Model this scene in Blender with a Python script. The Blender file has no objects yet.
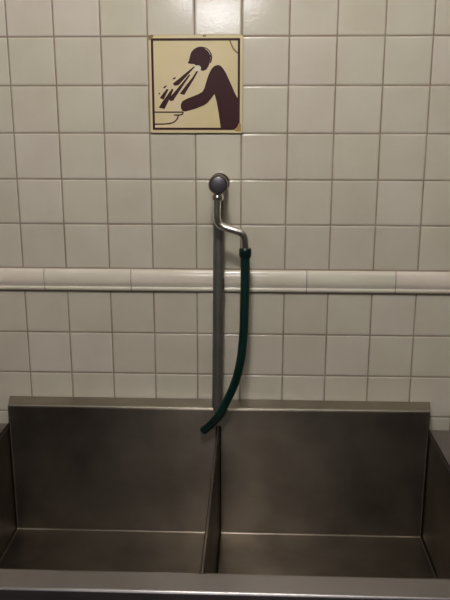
import bpy, bmesh, math, random
from mathutils import Vector
random.seed(7)
C = bpy.context.scene.collection
PI = math.pi

# ------------------------------------------------------------------ helpers
def obj(name, bm, mat, parent=None, smooth=False, angle=None):
    me = bpy.data.meshes.new(name)
    bmesh.ops.recalc_face_normals(bm, faces=bm.faces[:])
    bm.to_mesh(me); bm.free()
    o = bpy.data.objects.new(name, me); C.objects.link(o)
    me.materials.append(mat)
    if smooth or angle:
        for p in me.polygons: p.use_smooth = True
        if angle:
            me.set_sharp_from_angle(angle=math.radians(angle))
    if angle:
        md = o.modifiers.new('normals', 'WEIGHTED_NORMAL'); md.keep_sharp = True; md.weight = 100
    if parent: o.parent = parent; o.location = -Vector(parent.location)
    return o

def struct(name, bm, mat, **k):
    o = obj(name, bm, mat, **k); o['kind'] = 'structure'; return o

def thing(name, label, cat, loc, group=None):
    o = bpy.data.objects.new(name, None); C.objects.link(o)
    o.location = loc; o['label'] = label; o['category'] = cat
    o.empty_display_size = .05
    if group: o['group'] = group
    return o

def add_box(bm, x0, x1, y0, y1, z0, z1, bevel=0, seg=2):
    vs = [bm.verts.new((x, y, z)) for x in (x0, x1) for y in (y0, y1) for z in (z0, z1)]
    fs = [(0,1,3,2),(4,6,7,5),(0,4,5,1),(2,3,7,6),(0,2,6,4),(1,5,7,3)]
    faces = [bm.faces.new([vs[i] for i in f]) for f in fs]
    if bevel:
        es = list({e for f in faces for e in f.edges})
        bmesh.ops.bevel(bm, geom=es, offset=bevel, segments=seg, affect='EDGES', profile=.5)

def catmull(pts, n=8):
    P = [Vector(p) for p in pts]
    P = [P[0]*2-P[1]] + P + [P[-1]*2-P[-2]]
    out = []
    for i in range(1, len(P)-2):
        a, b, c, d = P[i-1:i+3]
        for k in range(n):
            t = k/n
            out.append(.5*((2*b)+(c-a)*t+(2*a-5*b+4*c-d)*t*t+(3*b-a-3*c+d)*t**3))
    out.append(P[-2]); return out

def sweep(bm, path, rad, seg=20, cap=True):
    """round tube along path; rad is a number or a list"""
    n = len(path)
    R = rad if isinstance(rad, (list, tuple)) else [rad]*n
    t0 = (path[1]-path[0]).normalized()
    up = Vector((0, 1, 0)) if abs(t0.y) < .9 else Vector((1, 0, 0))
    u = t0.cross(up).normalized(); rings = []
    for i in range(n):
        t = (path[min(i+1, n-1)]-path[max(i-1, 0)])
        if t.length < 1e-9: t = t0
        t.normalize(); u = (u-t*u.dot(t)).normalized(); w = t.cross(u)
        rings.append([bm.verts.new(path[i]+(u*math.cos(a)+w*math.sin(a))*R[i])
                      for a in [2*PI*k/seg for k in range(seg)]])
    for a, b in zip(rings, rings[1:]):
        for k in range(seg):
            bm.faces.new((a[k], a[(k+1) % seg], b[(k+1) % seg], b[k]))
    if cap:
        bm.faces.new(rings[0]); bm.faces.new(rings[-1])

def lathe(bm, prof, origin, axis, seg=40):
    """prof: list of (radius, distance along axis)"""
    ax = Vector(axis).normalized()
    u = ax.orthogonal().normalized(); w = ax.cross(u); o = Vector(origin); rings = []
    for r, h in prof:
        if r < 1e-6: rings.append([bm.verts.new(o+ax*h)]); continue
        rings.append([bm.verts.new(o+ax*h+(u*math.cos(2*PI*k/seg)+w*math.sin(2*PI*k/seg))*r) for k in range(seg)])
    for a, b in zip(rings, rings[1:]):
        for k in range(seg):
            j = (k+1) % seg
            if len(a) == 1 and len(b) == 1: continue
            if len(a) == 1: bm.faces.new((a[0], b[j], b[k]))
            elif len(b) == 1: bm.faces.new((a[k], a[j], b[0]))
            else: bm.faces.new((a[k], a[j], b[j], b[k]))
    if len(rings[0]) > 1: bm.faces.new(rings[0])
    if len(rings[-1]) > 1: bm.faces.new(rings[-1])

def extrude_x(bm, prof, x0, x1):
    """closed profile of (y, z) pulled along x"""
    a = [bm.verts.new((x0, y, z)) for y, z in prof]; b = [bm.verts.new((x1, y, z)) for y, z in prof]
    n = len(prof)
    for k in range(n): bm.faces.new((a[k], a[(k+1) % n], b[(k+1) % n], b[k]))
    bm.faces.new(a); bm.faces.new(b[::-1])

# ------------------------------------------------------------------ materials
def mat(name, col, rough=.5, metal=0.0, coat=0.0, spec=.5):
    m = bpy.data.materials.new(name); m.use_nodes = True
    b = m.node_tree.nodes['Principled BSDF']
    b.inputs['Base Color'].default_value = (*col, 1); b.inputs['Roughness'].default_value = rough
    b.inputs['Metallic'].default_value = metal; b.inputs['Coat Weight'].default_value = coat
    b.inputs['Specular IOR Level'].default_value = spec
    return m

def nodes(m):
    nt = m.node_tree; return nt, nt.nodes, nt.links, nt.nodes['Principled BSDF']

def noise(nt, scale, detail=4, stretch=(1, 1, 1)):
    tc = nt.nodes.new('ShaderNodeTexCoord'); mp = nt.nodes.new('ShaderNodeMapping')
    mp.inputs['Scale'].default_value = stretch
    n = nt.nodes.new('ShaderNodeTexNoise'); n.inputs['Scale'].default_value = scale
    n.inputs['Detail'].default_value = detail
    nt.links.new(tc.outputs['Object'], mp.inputs['Vector']); nt.links.new(mp.outputs['Vector'], n.inputs['Vector'])
    return n.outputs['Fac']

def ramp(nt, fac, stops):
    r = nt.nodes.new('ShaderNodeValToRGB'); e = r.color_ramp.elements
    e[0].position = stops[0][0]; e[0].color = (*stops[0][1], 1)
    e[1].position = stops[-1][0]; e[1].color = (*stops[-1][1], 1)
    for p, c in stops[1:-1]:
        k = e.new(p); k.color = (*c, 1)
    nt.links.new(fac, r.inputs['Fac']); return r.outputs['Color']

def bump(nt, h, strength, dist):
    b = nt.nodes.new('ShaderNodeBump'); b.inputs['Strength'].default_value = strength
    b.inputs['Distance'].default_value = dist
    nt.links.new(h, b.inputs['Height'])
    nt.links.new(b.outputs['Normal'], nt.nodes['Principled BSDF'].inputs['Normal'])

def multiply(nt, a, b, fac=1.0):
    x = nt.nodes.new('ShaderNodeMix'); x.data_type = 'RGBA'; x.blend_type = 'MULTIPLY'
    x.inputs[0].default_value = fac
    nt.links.new(a, x.inputs[6]); nt.links.new(b, x.inputs[7]); return x.outputs[2]

def tile_material(name, tones, rough=.22):
    m = mat(name, (.6, .55, .45), rough); nt, N, L, B = nodes(m)
    g = N.new('ShaderNodeNewGeometry')
    base = ramp(nt, g.outputs['Random Per Island'], tones)
    dirt = ramp(nt, noise(nt, 9, 5), [(.30, (.93, .92, .89)), (.6, (1, 1, 1))])
    L.new(multiply(nt, base, dirt), B.inputs['Base Color'])
    bump(nt, noise(nt, 190, 2), .22, .0008)
    return m
TILE = tile_material('glazed_tile', [(0, (.555, .500, .412)), (.35, (.590, .525, .440)), (.7, (.575, .525, .425)), (1, (.615, .545, .470))], .15)
RAIL = tile_material('glazed_rail_tile', [(0, (.70, .64, .53)), (.5, (.74, .64, .55)), (1, (.70, .65, .53))], .16)
GROUT = mat('grout', (.30, .25, .20), .9); nt, N, L, B = nodes(GROUT)
L.new(ramp(nt, noise(nt, 14, 6), [(.3, (.225, .165, .120)), (.7, (.340, .270, .210))]), B.inputs['Base Color'])
RUST = mat('rust_brown', (.055, .024, .014), .8)

def steel(name, col, rough, stain=.75, stretch=(2, 40, 40), aniso=0.0):
    m = mat(name, col, rough, 1.0); nt, N, L, B = nodes(m)
    f = noise(nt, 5, 6)
    c = ramp(nt, f, [(.30, tuple(v*stain for v in col)), (.62, col)])
    L.new(c, B.inputs['Base Color'])
    s = noise(nt, 12, 4, stretch)
    mr = N.new('ShaderNodeMapRange'); mr.inputs['To Min'].default_value = rough-.05; mr.inputs['To Max'].default_value = rough+.07
    L.new(s, mr.inputs['Value']); L.new(mr.outputs['Result'], B.inputs['Roughness'])
    bump(nt, s, .06, .0006)
    B.inputs['Anisotropic'].default_value = aniso
    t = N.new('ShaderNodeCombineXYZ'); t.inputs[1].default_value = 1; t.inputs[2].default_value = 1
    L.new(t.outputs[0], B.inputs['Tangent'])
    return m
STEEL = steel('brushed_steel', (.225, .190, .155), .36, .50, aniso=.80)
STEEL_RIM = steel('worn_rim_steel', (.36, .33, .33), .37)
STEEL_TOP_LIT = steel('splash_top_lit_steel', (.42, .38, .315), .36)  # same sheet as the splashback, lighter colour paints in the light on its top
LEGST = mat('leg_steel', (.4, .38, .36), .4, 1.0)
DRAIN = mat('drain_steel', (.5, .48, .45), .25, 1.0)
HOLE = mat('drain_dark', (.01, .01, .01), .8)
CHROME = mat('chrome', (.88, .84, .78), .22, 1.0)
DARKCHROME = mat('tarnished_chrome', (.24, .20, .17), .20, 1.0)
RISER = mat('dull_grey_pipe', (.20, .195, .19), .42, .75); nt, N, L, B = nodes(RISER)
L.new(ramp(nt, noise(nt, 16, 5), [(.35, (.185, .190, .155)), (.65, (.245, .225, .215))]), B.inputs['Base Color'])
CAP = mat('dull_knob_cap', (.11, .098, .112), .38, .6)
HOSE = mat('green_rubber', (.001, .020, .014), .34); nt, N, L, B = nodes(HOSE)
L.new(ramp(nt, noise(nt, 20, 4), [(.3, (.001, .014, .010)), (.7, (.0015, .026, .020))]), B.inputs['Base Color'])
CLAMP = mat('dark_green_collar', (.001, .012, .010), .35)
CREAM = mat('sign_cream', (.62, .50, .27), .35); nt, N, L, B = nodes(CREAM)
L.new(ramp(nt, noise(nt, 7, 5), [(.3, (.60, .50, .25)), (.65, (.66, .52, .33))]), B.inputs['Base Color'])
EDGE = mat('sign_edge', (.36, .28, .17), .5)
MAROON = mat('sign_maroon', (.040, .008, .010), .45, spec=.25)
WHITE = mat('sign_white', (.66, .60, .47), .4)
AMBER = mat('amber_glue', (.36, .23, .07), .5)
SCRATCH = mat('scratch_tan', (.24, .15, .07), .6)
PAINT = mat('wall_paint', (.10, .09, .075), .8)
CEIL = mat('ceiling_paint', (.55, .52, .46), .9)
FLOOR = mat('floor_tile', (.045, .035, .03), .5); nt, N, L, B = nodes(FLOOR)
L.new(ramp(nt, noise(nt, 6, 5), [(.3, (.035, .026, .022)), (.7, (.065, .052, .045))]), B.inputs['Base Color'])

# ------------------------------------------------------------------ measures (metres)
S = .108                        # tile pitch
ZT = 1.740                      # a grout line of the upper field
RZ1 = ZT-5*S-.0022                  # top of the rail course
ZL = 1.0318                     # first grout line under the rail, one tile down
RZ0 = ZL+S                      # bottom of the rail course
X0, X1 = -12*S, 22*S            # wall width
YB = -5.2; ZC = 2.60
XL, XR = -.0464, 1.0134         # inner sides of the two basins
YW, YF, YO = -.055, -.6655, -.718
ZS, ZR, ZF = .8560, .8057, .5037
XD = .4875; DW = .0033           # divider

# ------------------------------------------------------------------ tiled wall
def add_tile(bm, x0, x1, z0, z1, tx=0, tz=0):
    """one glazed tile with softened edges and a slight pillow; tx, tz tilt it"""
    g = .0014; xs = [x0+g, x0+g+.0010, x0+g+.0035, (x0+x1)/2, x1-g-.0035, x1-g-.0010, x1-g]
    zs = [z0+g, z0+g+.0010, z0+g+.0035, (z0+z1)/2, z1-g-.0035, z1-g-.0010, z1-g]
    dep = [.0016, .0005, .0001, .0, .0001, .0005, .0016]
    cx, cz = (x0+x1)/2, (z0+z1)/2; V = []
    for x, a in zip(xs, dep):
        V.append([bm.verts.new((x, max(a, b)+(x-cx)*tx+(z-cz)*tz, z)) for z, b in zip(zs, dep)])
    for i in range(6):
        for j in range(6):
            bm.faces.new((V[i][j], V[i+1][j], V[i+1][j+1], V[i][j+1]))
bm = bmesh.new()
rows = []
z = ZT
while z < ZC: rows.append((z, min(z+S, ZC))); z += S
for k in range(5): rows.append((ZT-(k+1)*S if k < 4 else RZ1, ZT-k*S))
z = RZ0
while z > 0: rows.append((max(z-S, 0), z)); z -= S
for z0, z1 in rows:
    if z1-z0 < .01: continue
    for i in range(-12, 22):
        tx, tz = random.gauss(0, .0025), random.gauss(0, .0025)
        if i == 4 and abs(z0-ZT) < .001: tx, tz = .0, .024
        add_tile(bm, i*S, (i+1)*S, z0, z1, tx, tz)
tiles = bm
w = struct('wall_back', tiles, TILE, angle=80)
bm = bmesh.new(); add_box(bm, X0, X1, .0012, .08, 0, ZC)
w2 = obj('grout', bm, GROUT, w); w2['kind'] = 'structure'

# moulded rail course
prof = [(.002, -.0010), (-.0040, -.0010), (-.0066, -.0026), (-.0090, -.0065), (-.0110, -.0120), (-.0123, -.0190),
        (-.0126, -.0255), (-.0117, -.0320), (-.0096, -.0370), (-.0082, -.0400), (-.0080, -.0412), (-.0088, -.0426), (-.0098, -.0446),
        (-.0096, -.0472), (-.0078, -.0503), (-.0042, -.0522), (.002, -.0530)]
KH = (RZ1-RZ0)/.0540
prof = [(y, RZ1+z*KH) for y, z in prof]
bm = bmesh.new()
for k in range(-7, 11):
    a, b = (2*k+.5)*S+.0011, (2*k+2.5)*S-.0011
    if 2*k+.5 < -12: a = X0
    if 2*k+2.5 > 22: b = X1
    if b > a: extrude_x(bm, prof, a, b)
rail = struct('trim_1', bm, RAIL, angle=35)
bm = bmesh.new()
extrude_x(bm, [(.0014, RZ1+.0008), (-.0030, RZ1-.0024)]+[(y+.0014, z) for y, z in prof[2:-2]]+[(.0014, RZ0-.0008)], X0, X1)
o = obj('rail_grout', bm, GROUT, rail, angle=35); o['kind'] = 'structure'
# rest of the room
bm = bmesh.new(); add_box(bm, X0-.1, X1+.1, YB-.1, .08, -.1, 0); struct('floor', bm, FLOOR)
bm = bmesh.new(); add_box(bm, X0-.1, X1+.1, YB-.1, .08, ZC, ZC+.1); struct('ceiling', bm, CEIL)
bm = bmesh.new(); add_box(bm, X0-.1, X0, YB, .08, 0, ZC); struct('wall_left', bm, PAINT)
bm = bmesh.new(); add_box(bm, X1, X1+.1, YB, .08, 0, ZC); struct('wall_right', bm, PAINT)
bm = bmesh.new(); add_box(bm, X0, X1, YB-.1, YB, 0, ZC); struct('wall_front', bm, PAINT)

# ------------------------------------------------------------------ sign
SX, SZ = .4347, 1.6355
sign = thing('warning_sign', 'square cream sign with maroon pictogram of a person vomiting into a basin', 'sign', (SX, 0, SZ))
P = {
    'head': [(18.7,81.0), (13.5,81.7), (8.3,81.5), (3.2,80.2), (-1.5,78.0), (-5.6,74.9), (-9.0,71.0), (-11.4,66.6), (-12.8,61.7), (-13.2,56.7), (-12.1,52.8), (-15.1,49.9), (-18.4,48.0), (-17.0,45.1), (-10.6,44.2), (-3.7,43.8), (2.0,39.6), (10.0,34.1), (12.0,29.5), (18.0,28.8), (24.2,31.7), (28.8,37.8), (31.6,45.2), (33.6,54.2), (33.7,61.5), (31.1,68.3), (26.8,73.4), (22.5,76.3)],
    'hair': [(20.2,81.2), (27.0,78.0), (32.5,73.0), (36.4,66.2), (37.9,58.7), (36.8,51.1), (33.9,44.8), (32.4,46.6), (34.9,52.4), (35.5,59.4), (34.2,65.5), (30.7,71.6), (25.7,76.2), (20.2,78.9)],
    'mouth': [(12.0,34.5), (11.0,31.2), (8.2,28.8), (4.4,28.0), (0.6,28.9), (-2.1,31.3), (-3.1,34.6), (-2.1,37.9), (0.7,40.3), (4.5,41.1), (8.3,40.2), (11.1,37.8)],
    'body': [(51.8,41.9), (43.5,39.9), (37.1,34.7), (32.2,26.4), (27.3,15.4), (23.1,2.1), (19.3,-10.1), (14.8,-17.2), (6.0,-22.3), (-6.8,-27.2), (-21.8,-33.0), (-31.1,-37.9), (-35.4,-44.6), (-35.6,-53.6), (-31.9,-60.4), (-25.9,-61.7), (-14.2,-59.0), (2.2,-54.1), (18.6,-47.4), (26.5,-42.4), (34.9,-32.6), (42.8,-22.3), (47.9,-40.2), (52.4,-64.9), (56.1,-85.3), (57.5,-101.2), (94.2,-101.2), (100.7,-94.3), (100.4,-32.4), (95.6,-30.2), (89.3,-19.0), (83.0,-4.6), (75.7,10.9), (69.2,24.1), (63.7,32.9), (58.2,39.5)],
    'spray0': [(-1.0,38.7), (-5.1,38.2), (-22.4,24.8), (-40.3,10.7), (-53.4,1.1), (-50.0,-4.0), (-40.5,-2.9), (-27.3,10.7), (-12.9,25.9)],
    'spray1': [(5.9,28.6), (2.4,29.8), (-7.8,14.6), (-22.7,-2.9), (-37.8,-21.7), (-27.2,-24.5), (-16.9,-8.0), (-4.9,10.1)],
    'spray2': [(-12.4,20.2), (-15.9,20.8), (-31.5,2.8), (-47.8,-15.4), (-63.6,-32.5), (-60.7,-37.6), (-53.5,-37.6), (-42.0,-21.1), (-27.4,-0.6)],
    'spray3': [(-51.9,-12.0), (-56.0,-10.8), (-68.2,-26.8), (-79.2,-40.5), (-87.3,-53.1), (-73.6,-56.0), (-66.1,-41.7), (-58.7,-27.9)],
    'spray4': [(-63.2,-11.4), (-67.9,-11.4), (-76.4,-21.0), (-84.4,-31.3), (-75.5,-34.8), (-70.0,-24.5)],
    'spray5': [(-47.9,15.2), (-53.8,12.4), (-51.5,9.6), (-45.5,13.0)],
    'spray6': [(-68.3,-2.3), (-76.1,-7.4), (-73.8,-10.2), (-67.8,-5.1)],
    'spray7': [(-84.7,-19.3), (-87.7,-21.6), (-85.4,-23.9), (-83.0,-21.6)],
    'basin0': [(-98.8,-61.2), (-30.7,-61.2), (-30.7,-64.7), (-98.9,-64.7)],
    'basin1': [(-99.5,-88.5), (-77.9,-88.5), (-61.0,-86.1), (-50.1,-80.3), (-44.0,-72.2), (-51.8,-71.0), (-51.7,-68.2), (-30.8,-65.9), (-30.8,-69.3), (-39.2,-71.1), (-43.5,-79.2), (-49.0,-84.4), (-59.9,-90.2), (-77.9,-91.9), (-99.6,-92.0)],
    'tape': [(100.3,-84.4), (106.3,-87.8), (107.0,-105.3), (104.0,-108.2), (89.7,-107.0), (84.9,-102.9), (94.4,-96.0)],
    'scratch0': [(76.3,95.1), (79.2,96.2), (86.8,79.6), (96.2,69.6), (93.9,66.9), (83.9,77.4)],
    'chipTL': [(-107.5,106.8), (-95.8,107.8), (-96.0,103.4), (-102.0,96.8), (-107.3,95.7)],
    'dot': [(16.0,106.8), (24.1,106.3), (22.9,102.4), (17.7,103.0)],
}
def plate(bm, pts, y0, y1):
    a = [bm.verts.new((SX+x/1000, y0, SZ+z/1000)) for x, z in pts]
    b = [bm.verts.new((SX+x/1000, y1, SZ+z/1000)) for x, z in pts]
    n = len(pts)
    for k in range(n): bm.faces.new((a[k], a[(k+1) % n], b[(k+1) % n], b[k]))
    bm.faces.new(a); bm.faces.new(b[::-1])
    bmesh.ops.triangulate(bm, faces=[f for f in bm.faces if len(f.verts) > 4])
def smooth_outline(pts, n=4):
    Q = [Vector(p) for p in pts]; m = len(Q); out = []
    for i in range(m):
        a, b, c, d = Q[i-1], Q[i], Q[(i+1) % m], Q[(i+2) % m]
        for k in range(n):
            t = k/n
            out.append(tuple(.5*((2*b)+(c-a)*t+(2*a-5*b+4*c-d)*t*t+(3*b-a-3*c+d)*t**3)))
    return out
def rrect(x0, x1, z0, z1, r, n=5):
    o = []
    for cx, cz, a0 in ((x1-r, z1-r, 0), (x0+r, z1-r, 90), (x0+r, z0+r, 180), (x1-r, z0+r, 270)):
        o += [(cx+r*math.cos(math.radians(a0+90*k/n)), cz+r*math.sin(math.radians(a0+90*k/n))) for k in range(n+1)]
    return o
bm = bmesh.new(); plate(bm, rrect(-107.8, 108.3, -110.8, 107.2, 4), -.0002, -.0050)
obj('backing_board', bm, EDGE, sign)
bm = bmesh.new(); plate(bm, rrect(-107.0, 107.4, -110.0, 106.4, 4), -.0050, -.0060)
obj('face_panel', bm, CREAM, sign)
bm = bmesh.new()
ou = rrect(-102.2, 101.6, -103.4, 100.0, 1.5); inn = rrect(-96.9, 96.3, -98.2, 94.6, 1.0); n = len(ou)
for y in (-.0058, -.0063):
    a = [bm.verts.new((SX+x/1000, y, SZ+z/1000)) for x, z in ou]; b = [bm.verts.new((SX+x/1000, y, SZ+z/1000)) for x, z in inn]
    for k in range(n): bm.faces.new((a[k], a[(k+1) % n], b[(k+1) % n], b[k]))
bm.verts.ensure_lookup_table(); V = bm.verts
for off in (0, n):
    for k in range(n):
        j = (k+1) % n; bm.faces.new((V[off+k], V[off+j], V[2*n+off+j], V[2*n+off+k]))
obj('printed_border', bm, MAROON, sign)
def printed(name, keys, m, y=-.0063, sm=True):
    bm = bmesh.new()
    for k in keys:
        pts = P[k]; plate(bm, smooth_outline(pts) if sm else pts, -.0058, y)
    return obj(name, bm, m, sign)
printed('pictogram_head', ['head', 'hair'], MAROON, sm=False)
printed('pictogram_body', ['body'], MAROON, -.0065, sm=False)
printed('pictogram_mouth', ['mouth'], WHITE, -.0065)
printed('pictogram_spray', ['spray%d' % k for k in range(8)], MAROON, sm=False)
def ribbon(bm, pts, w):
    Q = [Vector((x, z)) for x, z in pts]; m = len(Q)
    for k in range(m-1):
        d = (Q[k+1]-Q[k]).normalized(); nn = Vector((-d.y, d.x))*w/2; e = d*w*.25
        plate(bm, [tuple(Q[k]-e-nn), tuple(Q[k+1]+e-nn), tuple(Q[k+1]+e+nn), tuple(Q[k]-e+nn)], -.0058, -.0063)
bm = bmesh.new(); ribbon(bm, [(-99, -63), (-30.7, -63), (-31.5, -67.5), (-37.5, -69.6), (-51.5, -69.6)], 3.0)
ribbon(bm, [(-42.0, -70.0), (-43.2, -76.0), (-47.5, -82.0), (-54.0, -86.5), (-63.0, -89.0), (-78.0, -90.2), (-99.5, -90.4)], 3.0)
obj('pictogram_basin', bm, MAROON, sign)
P['tape'] = [(98+(x-98)*.72, -100+(z+100)*.8) for x, z in P['tape']]
printed('glue_patch', ['tape'], AMBER, -.0068)
printed('scratch', ['scratch0'], SCRATCH, -.0062)
for k in ('chipTL', 'dot'):
    bm = bmesh.new(); plate(bm, P[k], -.0050, -.0064); obj('worn_chip', bm, SCRATCH, sign)

# ------------------------------------------------------------------ faucet with its riser
fa = thing('wall_faucet', 'grey riser pipe on the tiled wall with round knob and bent chrome spout', 'faucet', (.4906, -.045, .86))
bm = bmesh.new()
sweep(bm, [Vector((.4842, -.045, .845)), Vector((.4888, -.045, 1.30)), Vector((.4905, -.045, 1.412))], .0132, 28)
obj('riser_pipe', bm, RISER, fa, angle=40)
bm = bmesh.new(); add_box(bm, .4950, .5018, -.0545, -.0460, 1.160, 1.186, .0022)
o = obj('rusted_clip', bm, RUST, fa, smooth=True); o['label'] = 'small rust brown clip'
bm = bmesh.new(); lathe(bm, [(.0235, 0), (.0235, .002), (.020, .006), (.016, .008), (.0, .008)], (.4890, -.0002, 1.409), (0, -1, 0))
obj('wall_flange', bm, DARKCHROME, fa, angle=40)
bm = bmesh.new()
lathe(bm, [(0, .010), (.0145, .010), (.0145, .022), (.0185, .027), (.0185, .080), (.0165, .086), (.0165, .096), (0, .096)], (.4906, 0, 1.411), (0, -1, 0))
lathe(bm, [(0, 0), (.0125, 0), (.0140, .004), (.0140, .010), (.0115, .013), (.0115, .034), (0, .034)], (.4880, -.088, 1.378), (0, 0, 1))
obj('valve_body', bm, CHROME, fa, angle=40)
bm = bmesh.new()
lathe(bm, [(0, .094), (.0150, .094), (.0205, .098), (.0222, .103), (.0222, .113), (.0205, .118), (.0185, .1195), (.0180, .1185), (0, .1185)], (.4906, 0, 1.4155), (0, -1, 0), 48)
kn = obj('knob', bm, DARKCHROME, fa, angle=40)
bm = bmesh.new(); lathe(bm, [(.0178, .1180), (.0178, .1196), (.0150, .1212), (.0080, .1222), (0, .1225)], (.4906, 0, 1.4155), (0, -1, 0), 48)
o = obj('knob_cap', bm, CAP, kn, angle=50); o.location = (0, 0, 0)
bm = bmesh.new()
pts = catmull([(.4872, -.088, 1.388), (.4868, -.089, 1.362), (.4868, -.090, 1.342), (.4895, -.090, 1.3265), (.4990, -.090, 1.3185), (.5130, -.0905, 1.3135),
               (.5290, -.091, 1.3085), (.5410, -.091, 1.3040), (.5485, -.091, 1.2960), (.5515, -.091, 1.2830), (.5520, -.091, 1.2600), (.5520, -.091, 1.2500)], 7)
sweep(bm, pts, .0088, 24)
obj('spout', bm, CHROME, fa, angle=50)

# ------------------------------------------------------------------ hose
ho = thing('rubber_hose', 'dark green rubber hose hanging from the chrome spout into the sink', 'hose', (.5520, -.091, 1.2663))
bm = bmesh.new()
pts = catmull([(.5520, -.091, 1.2640), (.5524, -.092, 1.2200), (.5523, -.094, 1.1700), (.5512, -.097, 1.1211), (.5497, -.100, 1.0655), (.5450, -.101, 1.0105), (.5370, -.101, .9667),
               (.5262, -.099, .9300), (.5110, -.094, .8930), (.4915, -.088, .8520), (.4722, -.082, .8250), (.4500, -.076, .8020)], 7)
n = len(pts); rad = [.0108-.0014*(i/n)**2 for i in range(n)]
# outer skin, rounded lip and the bore
out = pts+[pts[-1]+(pts[-1]-pts[-2]).normalized()*.0015]
R = rad+[.0078]
back = [pts[-1]+(pts[-1]-pts[-2]).normalized()*.0012, pts[-1]-(pts[-1]-pts[-2]).normalized()*.03]
sweep(bm, out+back, R+[.0062, .0060], 24)
obj('hose_tube', bm, HOSE, ho, angle=60)
bm = bmesh.new()
lathe(bm, [(.0090, .005), (.0125, .0052), (.0142, .003), (.0146, -.002), (.0144, -.012), (.0130, -.017), (.0110, -.0185), (.0100, -.0185)], (.5521, -.091, 1.2630), (0, 0, 1), 32)
obj('hose_collar', bm, CLAMP, ho, angle=40)

# ------------------------------------------------------------------ sink
sk = thing('double_sink', 'stainless steel sink with two basins and a low splashback against the tiles', 'sink', ((XL+XR)/2, -.39, 0))
def basin(name, x0, x1, label=None):
    bm = bmesh.new()
    vs = [bm.verts.new((x, y, z)) for x in (x0, x1) for y in (YW, YF) for z in (ZF, ZR)]
    for f in ((0,1,3,2),(4,6,7,5),(0,4,5,1),(2,3,7,6),(0,2,6,4)): bm.faces.new([vs[i] for i in f])
    es = [e for e in bm.edges if min(v.co.z for v in e.verts) < ZR-.01]
    bmesh.ops.bevel(bm, geom=es, offset=.0045, segments=4, affect='EDGES', profile=.5)
    bmesh.ops.recalc_face_normals(bm, faces=bm.faces[:])
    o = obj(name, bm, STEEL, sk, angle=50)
    sgn = 1
    md = o.modifiers.new('sheet', 'SOLIDIFY'); md.thickness = .0018; md.offset = 1.0; o.modifiers.move(1, 0)
    cx, cy = (x0+x1)/2, -.36
    bm = bmesh.new(); lathe(bm, [(.024, .0004), (.026, .0025), (.043, .0030), (.046, .0004)], (cx, cy, ZF), (0, 0, 1))
    d = obj('drain', bm, DRAIN, o, angle=40); d.location = (0, 0, 0)
    bm = bmesh.new(); lathe(bm, [(.0262, .0003), (.0262, .0010), (0, .0010)], (cx, cy, ZF), (0, 0, 1))
    d = obj('drain_hole', bm, HOLE, o); d.location = (0, 0, 0)
    return o
basin('basin', XL, XD-DW); basin('basin', XD+DW, XR)
# splashback: upright face above the rim and its flat return to the wall
bm = bmesh.new()
r = .009; arc = [(YW+r-r*math.cos(a), ZS-r+r*math.sin(a)) for a in [PI/2*k/5 for k in range(6)]]
front = [(YW, ZR+.0004)]+arc[:3]
inner = [(YW+.0045, ZS-.0045), (YW+.002, ZS-.0090), (YW+.002, ZR+.0004)]
extrude_x(bm, front+inner, XL, XR)
for a, b in ((XL, XL+.002), (XR-.002, XR)):
    extrude_x(bm, [(YW+.0022, ZR-.02), (YW+.0022, ZS-.0090), (YW+.0085, ZS-.0026), (-.0057, ZS-.0002), (-.0057, ZR-.02)], a, b)
obj('splashback', bm, STEEL, sk, angle=35)
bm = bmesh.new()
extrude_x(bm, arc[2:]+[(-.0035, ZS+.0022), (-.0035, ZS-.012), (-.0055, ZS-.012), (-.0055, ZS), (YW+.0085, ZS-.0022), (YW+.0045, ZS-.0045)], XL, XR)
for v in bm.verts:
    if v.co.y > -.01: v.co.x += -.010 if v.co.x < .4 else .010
obj('splashback_return', bm, STEEL_TOP_LIT, sk, angle=35)
# rim: front and both sides, turned down outside
bm = bmesh.new()
WX, WY = .082, abs(YO-YF)-.005
pr = [(-.0005, 0, -.012), (-.0005, 0, -.003), (.0012, 0, -.0004), (.003, 0, 0)]
q = [(ox, ox, z) for ox, _, z in pr]
q += [(WX*t, WY*t, 0) for t in (.3, .65, 1.0)]
q += [(WX+.006*math.sin(a), WY+.006*math.sin(a), -.006+.006*math.cos(a)) for a in [PI/2*k/6 for k in range(1, 7)]]
q += [(WX+.006, WY+.006, -.045), (WX-.002, WY-.002, -.048), (WX-.012, WY-.012, -.048)]
grid = []
for ox, oy, dz in q:
    z = ZR+dz
    grid.append([bm.verts.new(p) for p in ((XL-ox, -.0585, z), (XL-ox, -.30, z), (XL-ox, YF-oy, z), (XD, YF-oy, z), (XR+ox, YF-oy, z), (XR+ox, -.30, z), (XR+ox, -.0585, z))])
for a, b in zip(grid, grid[1:]):
    for k in range(6): bm.faces.new((a[k], a[k+1], b[k+1], b[k]))
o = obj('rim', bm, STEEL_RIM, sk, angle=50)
md = o.modifiers.new('sheet', 'SOLIDIFY'); md.thickness = .0016; md.offset = -1.0; o.modifiers.move(1, 0)
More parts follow.
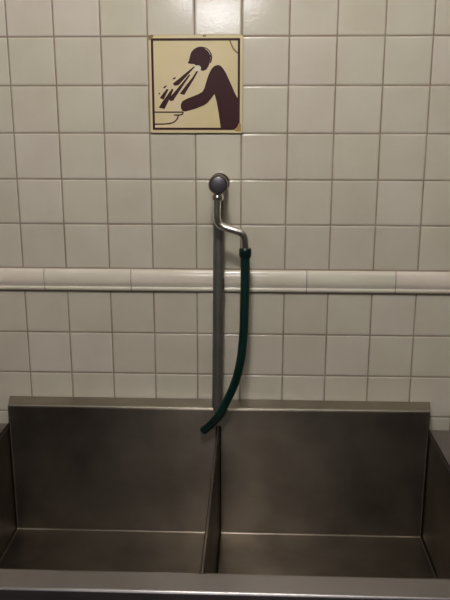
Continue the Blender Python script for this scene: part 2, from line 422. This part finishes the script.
# divider: one thin folded wall between the basins
bm = bmesh.new()
y0, y1 = YF-.0003, YW-.0003
pd = [(-DW-.0003, -.020), (-DW-.0003, -.0010)]+[(-(DW+.0003)*math.cos(a), -.0010+.0030*math.sin(a)) for a in [PI*k/10 for k in range(1, 10)]]+[(DW+.0003, -.0010), (DW+.0003, -.020)]
a = [bm.verts.new((XD+x, y0, ZR+z)) for x, z in pd]; b = [bm.verts.new((XD+x, y1, ZR+z)) for x, z in pd]
for k in range(len(pd)-1): bm.faces.new((a[k], a[k+1], b[k+1], b[k]))
bm.faces.new(a); bm.faces.new(b[::-1])
obj('divider', bm, STEEL, sk, angle=40)
# legs and feet
for x in (XL-.04, XR+.04):
    for y in (-.12, -.665):
        bm = bmesh.new(); lathe(bm, [(0, .0), (.024, 0), (.026, .006), (.022, .030), (.0195, .034), (.0195, ZR-.004), (0, ZR-.004)], (x, y, 0), (0, 0, 1), 28)
        obj('leg', bm, LEGST, sk, angle=40)

# ------------------------------------------------------------------ light
def lamp(name, loc, rot, sx, sy, power, col):
    l = bpy.data.lights.new(name, 'AREA'); l.shape = 'RECTANGLE'; l.size = sx; l.size_y = sy
    l.energy = power; l.color = col
    o = bpy.data.objects.new(name, l); C.objects.link(o); o.location = loc; o.rotation_euler = rot
    return o
def globe(name, loc, r, power, col):
    l = bpy.data.lights.new(name, 'POINT'); l.shadow_soft_size = r; l.energy = power; l.color = col
    o = bpy.data.objects.new(name, l); C.objects.link(o); o.location = loc
for x, e in ((-.25, 3), (.48, 41), (1.2, 3)): globe('ceiling_lamp', (x, -1.25, 2.44), .09, e*1.03, (1, .995, .965))
lamp('far_ceiling_lamp', (.30, -4.0, 2.44), (math.radians(50), 0, 0), .5, .25, 15, (.97, .97, 1))
wd = bpy.data.worlds.new('world'); bpy.context.scene.world = wd; wd.use_nodes = True
wd.node_tree.nodes['Background'].inputs['Color'].default_value = (.05, .045, .04, 1)
wd.node_tree.nodes['Background'].inputs['Strength'].default_value = .2

# ------------------------------------------------------------------ camera
cd = bpy.data.cameras.new('camera'); cam = bpy.data.objects.new('camera', cd); C.objects.link(cam)
cam.location = (.5681, -1.7812, 1.5785)
cam.rotation_euler = (PI/2-.2517, -.0005, .0373)
cd.sensor_fit = 'HORIZONTAL'; cd.sensor_width = 36; cd.lens = 740.8/450*36; cd.clip_start = .01
sc = bpy.context.scene; sc.camera = cam
sc.view_settings.view_transform = 'Standard'; sc.view_settings.look = 'None'
sc.view_settings.gamma = 1; sc.view_settings.use_curve_mapping = False
sc.view_settings.exposure = 0.0
